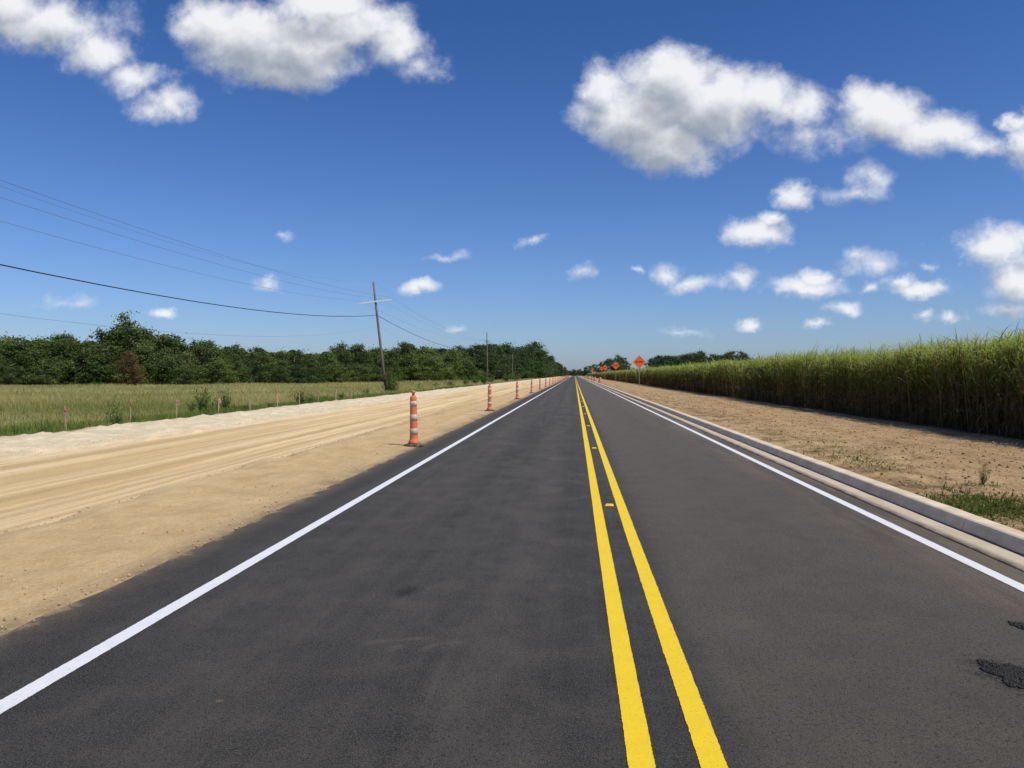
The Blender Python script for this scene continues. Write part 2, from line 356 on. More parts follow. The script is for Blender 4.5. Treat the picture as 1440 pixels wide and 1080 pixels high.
def paint(name,col,wear):
    m,N,b=newmat(name); tc=N.n('ShaderNodeTexCoord').outputs['Object']
    a=N.noise(tc,100,4,.8); w=N.noise(tc,6,6,.7); w2=N.noise(tc,44,5,.8)
    c=N.mix(N.mr(w,.3,.75,0,.35),(*col,1),tuple(x*.78 for x in col)+(1,))
    c=N.mix(N.mr(a,.58,.70,0,wear),c,c3(.06,.055,.05)); c=N.mix(N.mr(w2,.42,.30,0,wear*.8),c,c3(.07,.06,.05))
    N.set(b.inputs['Base Color'],c); b.inputs['Roughness'].default_value=.6; bump(N,b,a,.7,.006); return m
mw=paint("white_paint",(.78,.77,.75),.5); my=paint("yellow_paint",(.88,.60,.018),.5)
def line(name,xc,w,mat,label):
    ys=np.concatenate([np.arange(-6,30,.012),np.arange(30,120,.5),np.arange(120,2400,30)])
    V=[];Fc=[]
    for i,y in enumerate(ys):
        j=(.0015*mn.noise(Vector((xc*7,y*4,0)))+.004*mn.noise(Vector((xc,y*90,5)))) if y<30 else 0
        j2=(.0015*mn.noise(Vector((xc*7+40,y*4,0)))+.004*mn.noise(Vector((xc+9,y*90,5)))) if y<30 else 0
        wob=.008*mn.noise(Vector((xc,y*.12,9)))
        V+= [(xc-w/2+j+wob,y,.004),(xc+w/2+j2+wob,y,.004)]
        if i: k=2*i; Fc.append((k-2,k-1,k+1,k))
    o=link(name,pmesh(name,V,Fc),mat); info(o,label,"road marking",kind="structure")
line("road_marking",-1.72*H,.11,mw,"solid white edge line painted on the asphalt")
line("road_marking",2.09*H,.11,mw,"solid white edge line painted near the curb")
line("road_marking",.174*H,.107,my,"solid yellow centre line painted on the asphalt")
line("road_marking",.358*H,.107,my,"solid yellow centre line painted on the asphalt")

# kerb and gutter
m,N,b=newmat("concrete"); tc=N.n('ShaderNodeTexCoord').outputs['Object']; sx=N.n('ShaderNodeSeparateXYZ'); N.set(sx.inputs[0],tc)
a=N.noise(tc,2.5,7,.7); f=N.noise(tc,60,4,.7); a2=N.noise(N.scalev(tc,(8,.6,8)),1.0,6,.7)
c=N.mix(N.mr(a,.3,.7),c3(.58,.46,.305),c3(.78,.65,.465)); c=N.mix(N.mr(f,.5,.75,0,.45),c,c3(.40,.31,.20)); c=N.mix(N.mr(a2,.5,.7,0,.45),c,c3(.46,.34,.20))
joint=N.m('LESS_THAN',N.m('MODULO',N.m('ADD',sx.outputs[1],50.0),3.05),.012)
c=N.mix(N.m('MULTIPLY',joint,.55),c,c3(.09,.07,.05))
c=N.mix(N.mr(sx.outputs[0],3.815,3.80,0,.42),c,c3(.30,.25,.18))
c=N.mix(N.m('MULTIPLY',N.mr(sx.outputs[0],3.66,3.53),N.mr(a,.3,.6,.4,.95)),c,c3(.11,.08,.055))
c=N.mix(N.m('MULTIPLY',N.m('LESS_THAN',N.m('ABSOLUTE',N.m('SUBTRACT',sx.outputs[0],3.812)),.018),.8),c,c3(.08,.06,.04))
N.set(b.inputs['Base Color'],c); bump(N,b,f,.5,.007)
prof=[(3.52,-.12),(3.52,.008),(3.53,.014),(3.79,.008),(3.80,-.004),(3.822,-.002),(3.830,.010),(3.860,.098),(3.875,.120),(3.895,.130),(4.03,.132),(4.05,.128),(4.06,.118),(4.06,-.12)]
ys=np.concatenate([np.arange(-20,60,.25),np.arange(60,1500,20)])
V=[];Fc=[]
for i,y in enumerate(ys):
    w=.006*mn.noise(Vector((0,y*.3,0)))+.003*mn.noise(Vector((4,y*2.3,0)))
    V+=[(px+w,y,pz+(.004*mn.noise(Vector((px*4,y*1.7,2))) if pz>0 else 0)) for px,pz in prof]
    if i:
        for k in range(len(prof)-1):
            q=i*len(prof)+k; Fc.append((q,q+1,q+1-len(prof),q-len(prof)))
o=link("curb",pmesh("curb",V,Fc),m); info(o,"pale concrete curb and gutter with dusty joints","curb",kind="structure")

def clods(name,pos,size,mat,label,flat=.8):
    n=len(pos); base=np.array([(1,0,0),(0,1,0),(-1,0,0),(0,-1,0),(0,0,flat),(0,0,-flat)]); tri=np.array([(0,1,4),(1,2,4),(2,3,4),(3,0,4),(1,0,5),(2,1,5),(3,2,5),(0,3,5)])
    V=base[None]*size[:,None,None]*rng.uniform(.55,1.3,(n,6,1)); a=rng.uniform(0,6.28,n); ca,sa=np.cos(a)[:,None],np.sin(a)[:,None]
    V=np.stack([V[...,0]*ca-V[...,1]*sa,V[...,0]*sa+V[...,1]*ca,V[...,2]],-1)+pos[:,None]
    Fc=(tri[None]+np.arange(n)[:,None,None]*6).reshape(-1,3)
    o=link(name,qmesh(name,V.reshape(-1,3),Fc),mat); info(o,label,"dirt",kind="stuff")
def vz(x,y):
    i=np.clip(np.searchsorted(VX,x),0,len(VX)-1); j=np.clip(np.searchsorted(VY,y),0,len(VY)-1); return VZ[j,i]
P_=[]
for u,v,rx,ry,n in [(1430,952,.12,.18,2000),(1441,882,.06,.07,400)]:
    px,py=gp(u,v); t=rng.uniform(0,6.28,n); q=rng.random(n)**.6*(1+.25*np.sin(3*t+1)+.15*np.sin(7*t)); P_.append(np.stack([px+rx*q*np.cos(t),py+ry*q*np.sin(t),np.full(n,.003)],1))
P_=np.concatenate(P_); clods("asphalt_crumbs",P_,.004+.010*rng.random(len(P_))**2,simple("broken_asphalt",(.022,.020,.018),.75,.6,60),"rough dark crumbs of broken asphalt on road",.7)
n=22000; x=rng.uniform(4.3,10.3,n); y=3+60*rng.random(n)**1.6
clods("dirt_clods",np.stack([x,y,vz(x,y)],1),.006+.036*rng.random(n)**5,simple("clod",(.33,.215,.105),.95,.45,20),"loose brown clods of dirt on the verge")
n=22000; y=2+50*rng.random(n)**1.5; t=rng.random(n); x=np.where(t<.3,rng.normal(-5.45,.22,n),np.where(t<.65,-3.35-2.1*rng.random(n)**1.5,rng.uniform(-14,-10.3,n)))
z=np.where(x<-10,.03,np.where(x<-5.6,-.07,.016))
clods("sand_clods",np.stack([x,y,z],1),.003+.015*rng.random(n)**6,simple("sand_clod",(.48,.34,.17),.95,.45,20),"loose sandy clods and gravel on the haul road")

# ---------------------------------------------------------------- sugar cane
leafM=leafmat("cane_leaf",.44)
def cane(x0,x1,y0,y1,dens,wsc,nl,nd,K):
    n=int((x1-x0)*(y1-y0)*dens); x=x0+(x1-x0)*rng.random(n)**1.35; y=rng.uniform(y0,y1,n)
    h=rng.normal(2.14,.11,n)+.08*np.sin(y*.35)+.05*np.sin(y*1.3+x)
    parts=[]
    lean=rng.normal(0,.07,n); az=rng.uniform(0,6.28,n)
    b0=np.stack([x,y,np.full(n,.0)],1)
    gg=rng.random(n)[:,None]; cst=np.array([.10,.066,.032])*(1-gg)+np.array([.28,.20,.095])*gg
    for da in (0,1.57):
        parts.append(strips(b0,az+da,np.full(n,1.5)-abs(lean),h*.98,np.full(n,.028*wsc),np.zeros(n),2,cst,prof=[1,1,.8]))
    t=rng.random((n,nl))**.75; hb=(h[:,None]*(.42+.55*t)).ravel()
    bx=np.repeat(x,nl)+rng.normal(0,.07,n*nl); by=np.repeat(y,nl)+rng.normal(0,.07,n*nl)
    N_=n*nl; az=rng.uniform(0,6.283,N_); el=rng.uniform(.85,1.52,N_); L=rng.uniform(.5,1.0,N_)
    g=rng.random(N_)[:,None]; tt=t.ravel()[:,None]
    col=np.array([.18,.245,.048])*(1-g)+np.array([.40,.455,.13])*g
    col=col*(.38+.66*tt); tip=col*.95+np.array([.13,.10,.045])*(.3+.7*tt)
    dr=rng.random(N_)<(.07+.40*np.clip(.5-tt.ravel(),0,1)); nn_=int(dr.sum()); q=rng.uniform(.5,1,nn_)[:,None]; col[dr]=np.array([.38,.28,.135])*q; tip[dr]=np.array([.48,.37,.20])*q
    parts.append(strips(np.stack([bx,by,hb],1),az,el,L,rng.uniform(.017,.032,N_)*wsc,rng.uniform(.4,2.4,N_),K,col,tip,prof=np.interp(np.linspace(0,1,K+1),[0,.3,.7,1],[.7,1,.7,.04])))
    if nd:
        N_=n*nd; hh_=rng.uniform(.08,.56,(n,nd)); hb=(h[:,None]*hh_).ravel(); bx=np.repeat(x,nd)+rng.normal(0,.05,N_); by=np.repeat(y,nd)+rng.normal(0,.08,N_)
        g=rng.random(N_)[:,None]**1.4; col=np.array([.075,.050,.026])*(1-g)+np.array([.42,.30,.155])*g
        parts.append(strips(np.stack([bx,by,hb],1),rng.uniform(0,6.283,N_),rng.uniform(-.3,1.1,N_),rng.uniform(.35,.8,N_),rng.uniform(.015,.032,N_)*wsc,rng.uniform(1.0,2.4,N_),max(2,K-1),col))
    return parts
parts=[]
parts+=cane(10.55,15.5,5,42,12,1.15,21,13,4)
parts+=cane(10.55,15.5,42,110,6,1.9,18,10,3)
parts+=cane(10.55,16,110,260,2.4,3.4,14,6,2)
parts+=cane(10.55,18,260,620,.75,6.5,12,4,2)
parts+=cane(15.5,40,5,110,.6,2.2,9,0,2)
V,Fc,C=merge(parts)
o=link("sugarcane_field",qmesh("sugarcane_field",V,Fc,C),leafM); info(o,"dense tall green sugarcane crop with dry brown lower leaves","sugarcane",kind="stuff")

# ---------------------------------------------------------------- field grass
grassM=leafmat("grass_blade",.45)
def grassblades(x,y,hgt,w,colA,colB,K=2):
    n=len(x); z=gz(x); pt=.5+.25*np.sin(x*.23+1.3*np.sin(y*.11))+.25*np.sin(y*.17+2*np.sin(x*.07)+x*.05)
    g=np.clip(rng.random(n)*.45+.7*pt-.08,0,1)[:,None]
    col=np.array(colA)*(1-g)+np.array(colB)*g
    return strips(np.stack([x,y,z-.02],1),rng.uniform(0,6.283,n),rng.uniform(1.0,1.52,n),hgt*(.7+.6*pt),w,rng.uniform(.1,1.0,n),K,col*.9,col*1.12)
parts=[]
n=150000; y=14+66*rng.random(n)**1.1; x=-15.5-(y*.85+8)*rng.random(n)**1.05
tall=np.clip((-x-20)/5,0,1)
parts.append(grassblades(x,y,(.10+.50*tall)*rng.uniform(.6,1.3,n),.012+.010*tall+y*.00015,(.20,.23,.065),(.56,.47,.22)))
n=100000; y=70+110*rng.random(n); x=-17-y*.85*rng.random(n)
parts.append(grassblades(x,y,rng.uniform(.35,.75,n),np.full(n,.05),(.25,.26,.085),(.56,.47,.23)))
n=16000; y=150+230*rng.random(n); x=-16-70*rng.random(n)
parts.append(grassblades(x,y,rng.uniform(.3,.8,n),np.full(n,.15),(.22,.24,.08),(.48,.42,.19)))
n=70000; y=12+110*rng.random(n)**1.3; x=-14.3-7.5*rng.random(n)**1.1; pt=np.sin(x*1.1+y*.4)+np.sin(y*.73+2*np.sin(x*.6)); k_=pt>-1.1; x,y,pt=x[k_],y[k_],pt[k_]; n=len(x)
parts.append(grassblades(x,y,rng.uniform(.05,.26,n)*(1+.5*np.clip(pt,0,2)),.014+y*.0004,(.07,.125,.025),(.20,.26,.065)))
V,Fc,C=merge(parts)
o=link("field_grass",qmesh("field_grass",V,Fc,C),grassM); info(o,"tall yellow-green meadow grass beyond the haul road","grass",kind="stuff")

parts=[]
patches=[(1410,722,.38,.5,2200),(1436,735,.32,.45,1800),(1372,712,.20,.4,220),(1210,657,.30,.9,450),(1380,690,.12,.2,90),(1290,640,.3,.8,40),(1180,640,.3,.9,90),(1120,620,.3,1.5,90),(1000,580,.4,4,100),(1090,605,.3,3,90)]
for (u,v,rx,ry,n) in patches:
    px,py=gp(u,v); x=px+rng.normal(0,rx,n); y=py+rng.normal(0,ry,n); x=np.maximum(x,4.12+.1*rng.random(n))
    g=rng.random(n)[:,None]; col=np.array([.045,.08,.018])*(1-g)+np.array([.15,.17,.05])*g
    parts.append(strips(np.stack([x,y,vz(x,y)],1),rng.uniform(0,6.28,n),rng.uniform(.1,1.3,n),rng.uniform(.03,.10,n),rng.uniform(.008,.022,n),rng.uniform(0,1.2,n),2,col))
n=1800; x=rng.uniform(4.2,9.5,n); y=4+50*rng.random(n); g=rng.random(n)[:,None]; col=np.array([.08,.09,.03])*(1-g)+np.array([.36,.26,.13])*g
parts.append(strips(np.stack([x,y,vz(x,y)],1),rng.uniform(0,6.28,n),rng.uniform(0,1,n),rng.uniform(.03,.12,n),np.full(n,.008),rng.uniform(0,1,n),2,col))
V,Fc,C=merge(parts)
o=link("verge_weeds",qmesh("verge_weeds",V,Fc,C),grassM); info(o,"low green weeds sprouting in the dirt verge","weeds",kind="stuff")

# ---------------------------------------------------------------- trees
bark=simple("bark",(.16,.125,.095),.9,.4,8)
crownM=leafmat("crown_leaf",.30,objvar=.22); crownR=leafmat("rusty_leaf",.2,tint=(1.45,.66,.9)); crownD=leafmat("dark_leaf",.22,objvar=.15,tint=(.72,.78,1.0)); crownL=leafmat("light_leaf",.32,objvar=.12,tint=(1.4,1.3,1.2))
def tree_mesh(i,low=.12,wide=.42,nclump=22,nleaf=210,ls=.019,top=.93,pw=.8):
    r=np.random.default_rng(100+i); lim=[]
    tr=[(0,0,-.02),(.01*r.normal(),.01*r.normal(),.25),(.03*r.normal(),.03*r.normal(),.55),(.03*r.normal(),.03*r.normal(),.85)]
    lim.append(tube(tr,[.022,.016,.011,.004],6))
    cs=[]; ox,oy=r.normal(0,.08,2)
    for k in range(nclump):
        t=(k+.5)/nclump; z=low+(top-low)*t**.9
        rad=wide*math.sin(math.pi*min(1,(.25+.70*t)))**pw*r.uniform(.6,1.3)
        a=2.4*k+r.uniform(-.9,.9); q=rad*r.uniform(.3,.95)
        c=np.array([q*math.cos(a)+ox*t,q*math.sin(a)+oy*t,z+r.uniform(-.08,.06)]); s=r.uniform(.05,.15)*(1.15-.35*t)
        cs.append((c,s))
        if k%2==0:
            z0=max(.1,z-.12); lim.append(tube([(0,0,z0),tuple((np.array([0,0,z0])+c)/2+[0,0,.01]),tuple(c)],[.008,.005,.002],4))
    pts=[];nor=[];col=[];sz=[]
    for c,s in cs:
        g=r.uniform(.72,1.28); yel=r.uniform(.88,1.04); n=int(nleaf*(s/.11)**2)
        d=r.normal(size=(n,3)); d/=np.linalg.norm(d,axis=1)[:,None]; rr=s*r.random(n)**.5*(1+.4*np.sin(d[:,0]*7+d[:,2]*5))
        rr=rr*np.where(r.random(n)<.2,1.55,1)
        pts.append(c+d*rr[:,None]*np.array([1.15,1.15,.85])); nn=d+r.normal(size=(n,3))*.8; nor.append(nn/np.linalg.norm(nn,axis=1)[:,None])
        w=r.random(n)[:,None]; cc=(np.array([.064,.092,.032])*(1-w)+np.array([.140,.178,.064])*w)*g*np.array([yel,1,1]); col.append(cc); sz.append(r.uniform(.5,1.3,n)*ls)
    pts=np.concatenate(pts);nor=np.concatenate(nor);col=np.concatenate(col);sz=np.concatenate(sz)
    a=np.cross(nor,r.normal(size=nor.shape)); a/=np.linalg.norm(a,axis=1)[:,None]; b=np.cross(nor,a)
    Q=np.stack([pts+a*sz[:,None],pts+b*sz[:,None]*.6,pts-a*sz[:,None],pts-b*sz[:,None]*.6],1)
    cm=qmesh("tree_crown",Q.reshape(-1,3),np.arange(len(Q)*4).reshape(-1,4),np.repeat(col,4,0))
    tv,tf=join(lim); tm=pmesh("tree_trunk",tv,tf,True); tm.materials.append(bark)
    return tm,cm
protos=[]
for i,(lo,wd,nc,pw) in enumerate([(.06,.38,34,.8),(.12,.28,30,.6),(.04,.46,38,1.0),(.16,.24,30,.5),(.08,.42,36,.9),(.03,.50,38,.7),(.14,.34,30,1.2),(.06,.30,32,.6),(.05,.20,30,.9),(.10,.44,34,1.3),(.02,.50,60,.5),(.02,.55,60,.6)]):
    protos.append(tree_mesh(i,lo,wd,nc,pw=pw))
variants={}
def put_tree(i,x,y,z,h,mat,label,group,sw=1.0,name="tree"):
    tm,cm=protos[i%len(protos)]; key=(i%len(protos),mat.name)
    if key not in variants:
        c=cm.copy(); c.materials.clear(); c.materials.append(mat); variants[key]=c
    e=empty(name,(x,y,z)); e.scale=(h*sw,h*sw,h); e.rotation_euler=(0,0,random.uniform(0,6.28))
    t=link("trunk",tm,None,e); cr=link("crown",variants[key],None,e)
    info(e,label,"tree",group); return e
prof_u=[-80,0,30,70,110,150,175,215,245,290,330,400,450,500,540,580,610,630,670,700,740,758,770,780,790,800]
prof_v=[466,468,470,462,474,468,447,458,475,475,480,486,490,481,490,477,485,483,482,478,482,485,496,505,512,518]
zu=[-200,0,250,420,560,640,700,760,800]; zz=[158,158,168,195,245,300,340,420,800]
cnt=0
def wood(row,step):
    global cnt
    u=-110.0
    while u<799:
        Z=float(np.interp(u,zu,zz))+row*7+random.uniform(-4,4)
        top=float(np.interp(u,prof_u,prof_v)); htop=(V0-top)*Z/F+H+.8
        if row==0: f=random.uniform(.38,.74)
        elif row==1: f=random.uniform(.65,.95)
        else: f=random.uniform(.84,1.08)
        x,y=at(u,Z); h=htop*f; mat=crownM; sw=random.uniform(.9,1.45)*(1.2 if row==0 else 1)
        if u>765: sw=min(sw,.9)
        lab="leafy green tree at the edge of the wood"
        if 560<u<645 and row<2: mat=crownL; lab="lighter yellow-green tree at the edge of the wood"
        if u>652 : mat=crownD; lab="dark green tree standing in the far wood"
        elif random.random()<.12: mat=crownL; lab="lighter yellow-green tree at the edge of the wood"
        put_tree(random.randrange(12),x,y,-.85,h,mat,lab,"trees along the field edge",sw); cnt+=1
        u+=step*random.uniform(.45,1.55)*F/Z
wood(0,3.7); wood(1,4.0); wood(2,3.8)
x,y=at(186,148); put_tree(2,x,y,-.85,7.0,crownR,"rusty reddish-brown tree in front of green trees","trees along the field edge",.85)
far=[(868,499,330),(858,504,360),(880,503,350),(845,509,520),(835,512,560),(826,515,640)]
for uu in np.arange(796,834,3.2): far.append((float(uu),520.0+random.uniform(-1.2,1.5),1150+random.uniform(-40,40)))
uu=918
while uu<1056:
    far.append((uu,float(np.interp(uu,[918,930,945,955,985,1000,1012,1036,1050,1056],[503,498,499,500,493,496,499,493,496,502]))+random.uniform(-1,2),400+random.uniform(-15,15))); uu+=random.uniform(5,9)
for u,v,Z in far:
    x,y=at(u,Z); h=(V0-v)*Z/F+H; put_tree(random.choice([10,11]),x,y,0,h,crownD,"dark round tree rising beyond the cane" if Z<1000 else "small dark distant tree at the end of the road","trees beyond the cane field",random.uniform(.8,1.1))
r=np.random.default_rng(5); n=70000; u=r.uniform(-150,790,n); Zb=np.interp(u,zu,zz)+24+r.uniform(0,10,n); top=np.interp(u,prof_u,prof_v)
hh=((V0-top)*Zb/F+H+.8)*.88*r.random(n)**.7*(.90+.10*np.sin(u*.21)*np.sin(u*.057)); xc=(u-720)/F*Zb
px=-Zb*math.sin(TH)+xc*math.cos(TH); py=Zb*math.cos(TH)+xc*math.sin(TH)
pts=np.stack([px,py,hh-.8],1); nn=r.normal(size=(n,3)); nn/=np.linalg.norm(nn,axis=1)[:,None]; a=np.cross(nn,r.normal(size=nn.shape)); a/=np.linalg.norm(a,axis=1)[:,None]; b_=np.cross(nn,a); s=(Zb/F*2.9)[:,None]
Q=np.stack([pts+a*s,pts+b_*s*.7,pts-a*s,pts-b_*s*.7],1); w=r.random(n)[:,None]; col=np.array([.045,.062,.023])*(1-w)+np.array([.105,.13,.05])*w
o=link("far_wood",qmesh("far_wood",Q.reshape(-1,3),np.arange(n*4).reshape(-1,4),np.repeat(col,4,0)),leafmat("far_leaf",.2)); info(o,"dense dark wood behind the first row of trees","wood",kind="stuff")

def shrub_mesh(i):
    r=np.random.default_rng(500+i)
    m_=26; a2=r.uniform(0,6.28,m_); e2=r.uniform(.7,1.5,m_); l2=r.uniform(.45,1.05,m_)
    p2=strips(np.zeros((m_,3)),a2,e2,l2,np.full(m_,.018),np.full(m_,.25),3,np.tile([[.14,.15,.06]],(m_,1)))
    n=520; s_=r.integers(0,m_,n); t=r.uniform(.25,1,n); d=np.stack([np.cos(e2)*np.cos(a2),np.cos(e2)*np.sin(a2),np.sin(e2)],1)
    base=d[s_]*(l2[s_]*t*.95)[:,None]+r.normal(0,.03,(n,3))
    g=r.random(n)[:,None]; col=np.array([.07,.115,.03])*(1-g)+np.array([.20,.26,.085])*g
    p1=strips(base,r.uniform(0,6.28,n),r.uniform(-.3,1.2,n),r.uniform(.06,.18,n),r.uniform(.018,.038,n),r.uniform(0,1.2,n),2,col,prof=[.3,1,.05])
    V,Fc,C=merge([p1,p2]); me=qmesh("shrub",V,Fc,C); me.materials.append(grassM); return me
sm_=[shrub_mesh(i) for i in range(5)]
for k,(u,Z,h,sw) in enumerate([(62,25,.5,1.3),(165,27,1.0,.9),(285,37,1.6,1.0),(318,40,1.6,.8),(300,39,1.0,1.3),(425,48,1.4,1.1),(436,52,1.0,1.2),(270,44,.9,1.2),(550,84,3.0,.7),(556,85,2.2,.8),(545,86,1.8,.8),(551,83.5,3.4,.5),(680,150,3.2,1.3),(668,160,2.4,1.6),(692,170,2.6,1.3),(15,30,.4,1.6),(190,29,.6,1.0),(515,75,1.0,1.5),(480,66,.8,1.5),(610,110,1.4,1.6),(635,125,1.6,1.6),(590,100,1.2,1.4),(655,140,2.0,1.6),(712,210,3.0,1.5),(725,240,3.0,1.6),(110,27,.35,1.5),(230,31,.4,1.5),(345,38,.5,1.5),(380,42,.6,1.4),(460,56,.7,1.5)]):
    x,y=at(u,Z); o=link("shrub",sm_[k%5],None,None,(x,y,float(gz(x))-.05)); o.scale=(h*sw,h*sw,h); o.rotation_euler=(0,0,random.uniform(0,6))
    info(o,"bright green leafy weed shrub at the field edge" if u not in(550,551) else "tall green vine shrub around the base of a utility pole","shrub","weed shrubs along the field edge")
x,y=gp(1383,690); o=link("weed",sm_[1],None,None,(x,y,.06)); o.scale=(.20,.20,.36); info(o,"single upright green weed in the dirt verge","weed")

# ---------------------------------------------------------------- survey stakes
wood_=simple("stake_wood",(.44,.34,.22),.8,.25,12); pink=simple("pink_tape",(.80,.24,.20),.5,.15,10)
sme=pmesh("stake",*join([box(-.018,.018,-.009,.009,-.15,.62),([(-.018,-.009,.62),(.018,-.009,.62),(.018,.009,.62),(-.018,.009,.62),(0,-.009,.67),(0,.009,.67)],[(0,1,4),(2,3,5),(1,2,5,4),(3,0,4,5)])]))
rv=[];rf=[]
for k in range(5):
    t=k/4; rv+=[(.020+.015*t+.008*math.sin(k*2),-.013-.008*math.sin(k*1.7),.62-.14*t),(.020+.06*math.sin(.5+t*1.2)+.008,-.014,.60-.15*t)]
    if k: rf.append((2*k-2,2*k-1,2*k+1,2*k))
rm=join([(rv,rf),box(-.024,.024,-.014,.014,.555,.61)]); rme=pmesh("ribbon",*rm)
for k,u in enumerate([92,182,248,307,352,390,421,448,472,494,513,540]):
    Z=14.6/((808-u)/F)/.9967; x,y=at(u,Z); e=empty("survey_stake",(x,y,float(gz(x))+.04)); e.rotation_euler=(random.uniform(-.06,.06),random.uniform(-.07,.07),random.uniform(-.6,.6)); e.scale=(1.1,1.1,random.uniform(1.05,1.3))
    link("stake",sme,wood_,e)
    if k in(0,1,2,3,5,7): link("ribbon",rme,pink,e); info(e,"thin wooden survey stake tied with pink ribbon in grass","survey stake","survey stakes along the field edge")
    else: info(e,"thin bare wooden survey stake in grass","survey stake","survey stakes along the field edge")

# ---------------------------------------------------------------- channelizer cones
m,N,b=newmat("cone_orange"); tc=N.n('ShaderNodeTexCoord').outputs['Object']; a=N.noise(tc,7,6,.7)
N.set(b.inputs['Base Color'],N.mix(N.mr(a,.40,.66,0,.7),c3(.70,.15,.06),c3(.50,.25,.16))); b.inputs['Roughness'].default_value=.6; orange=m
m,N,b=newmat("reflective_sheet"); tc=N.n('ShaderNodeTexCoord').outputs['Object']; a=N.noise(tc,12,6,.8)
N.set(b.inputs['Base Color'],N.mix(N.mr(a,.36,.56,0,.85),c3(.60,.56,.48),c3(.46,.31,.21))); b.inputs['Roughness'].default_value=.5; refl=m
rubber=simple("black_rubber",(.11,.085,.062),.85,.5,9)
def rad(z): return .088-.018*(z/1.05)
pr=[(.125,.05),(.118,.09),(.098,.13)]+[(rad(z),z) for z in (.16,.20,.25,.32,.38,.42,.52,.55,.64,.68,.77,.86,.97,1.0,1.05)]+[(.055,1.08),(.036,1.09)]
bodym=pmesh("cone_body",*lathe(pr,20),smooth=True)
handm=pmesh("handle",*lathe([(.030,1.085),(.026,1.13),(.042,1.14),(.048,1.165),(.042,1.19),(.02,1.2)],14),smooth=True)
bands=[]
for z0,z1 in [(.25,.38),(.55,.68),(.86,.97)]:
    bands.append(pmesh("reflective_band",*lathe([(rad(z0)+.001,z0-.001),(rad(z0)+.004,z0),(rad(z1)+.004,z1),(rad(z1)+.001,z1+.001)],20,cap=False),smooth=True))
R=.225; basem=pmesh("rubber_base",*lathe([(R,0),(R,.028),(R-.02,.04),(.16,.045),(.13,.055)],8))
k=0;Yc=16.4
while Yc<500:
    e=empty("traffic_cone",(-2.24*H-.02*random.random()-(.12 if k else -.02),Yc,.012)); e.rotation_euler=(random.uniform(-.012,.012),random.uniform(-.02,.02),random.uniform(0,6))
    link("cone_body",bodym,orange,e); link("handle",handm,orange,e); link("rubber_base",basem,rubber,e)
    for bm_ in bands: link("reflective_band",bm_,refl,e)
    info(e,"tall orange channelizer cone with white bands on rubber base","traffic cone","orange cones along the road edge")
    k+=1; Yc+=15.8+random.uniform(-.5,.5)
dr=pmesh("drum_body",*lathe([(.29,.06),(.29,.25),(.27,.26),(.27,.45),(.25,.46),(.25,.66),(.235,.67),(.235,.86),(.22,.87),(.22,.98),(.18,1.0)],18),smooth=False)
db=[pmesh("reflective_band",*lathe([(r_+.004,z0),(r_+.004,z1)],18,cap=False)) for r_,z0,z1 in[(.27,.29,.42),(.25,.50,.63),(.235,.70,.83)]]
dbase=pmesh("rubber_base",*lathe([(.38,0),(.38,.05),(.31,.07)],16))
for k,(xx_,yy_) in enumerate([(4.9,150),(4.8,185),(5.0,222),(4.9,262),(5.1,300),(4.9,345),(5,395),(6.5,330),(7.5,360),(8.5,420),(6,450)]):
    e=empty("traffic_drum",(xx_,yy_,.08)); link("drum_body",dr,orange,e); link("rubber_base",dbase,rubber,e)
    for q in db: link("reflective_band",q,refl,e)
    info(e,"orange traffic drum with white bands beside the curb","traffic drum","traffic drums beside the curb")

yell=simple("reflector_yellow",(.85,.55,.03),.4,.15,30); lens=simple("reflector_lens",(.85,.45,.03),.25,.1,30,.6)
V=[(-.05,-.05,.004),(.05,-.05,.004),(.05,.05,.004),(-.05,.05,.004),(-.038,-.022,.022),(.038,-.022,.022),(.038,.022,.022),(-.038,.022,.022)]
mm=pmesh("marker_body",V,[(0,3,2,1),(4,5,6,7),(0,1,5,4),(1,2,6,5),(2,3,7,6),(3,0,4,7)])
V=[(-.034,-.0475,.0075),(.034,-.0475,.0075),(.030,-.0275,.021),(-.030,-.0275,.021)]
lm=pmesh("reflector_lens",V,[(0,1,2,3)])
for k in range(18):
    e=empty("road_reflector",(.266*H,9.15+7.1*k,0)); e.rotation_euler=(0,0,random.uniform(-.08,.08)); link("marker_body",mm,yell,e); link("reflector_lens",lm,lens,e)
    info(e,"small square yellow raised reflector between centre lines","road reflector","raised reflectors between the centre lines")

# ---------------------------------------------------------------- utility poles and wires
m,N,b=newmat("pole_wood"); tc=N.n('ShaderNodeTexCoord').outputs['Object']; a=N.noise(N.scalev(tc,(12,12,.8)),1.0,6,.7)
N.set(b.inputs['Base Color'],N.mix(N.mr(a,.35,.65),c3(.10,.078,.058),c3(.22,.18,.14))); polew=m
armw=simple("crossarm_wood",(.86,.85,.82),.7,.05,6); ins=simple("insulator",(.42,.43,.44),.3,.1,5,.5); steel=simple("galvanised_steel",(.35,.36,.37),.45,.15,8,.5,.6)
PH=12.3
pm=pmesh("pole",*tube([(0,0,-.5),(0,0,4),(0,0,9),(0,0,PH)],[.165,.15,.125,.10],12),smooth=True)
AZ=PH-2.1
def arm(w,t): return pmesh("crossarm",*box(-w,w,-.20,-.08,AZ-t,AZ+t)), pmesh("brace",*join([tube([(-w*.4,-.15,AZ-t),(0,-.15,AZ-.5)],[.010,.010],4),tube([(w*.4,-.15,AZ-t),(0,-.15,AZ-.5)],[.010,.010],4)]))
arms={False:arm(1.78,.07),True:arm(.6,.05)}
im=pmesh("insulator",*lathe([(.012,0),(.012,.06),(.045,.07),(.025,.10),(.045,.12),(.025,.15),(.03,.17),(.01,.19)],10),smooth=True)
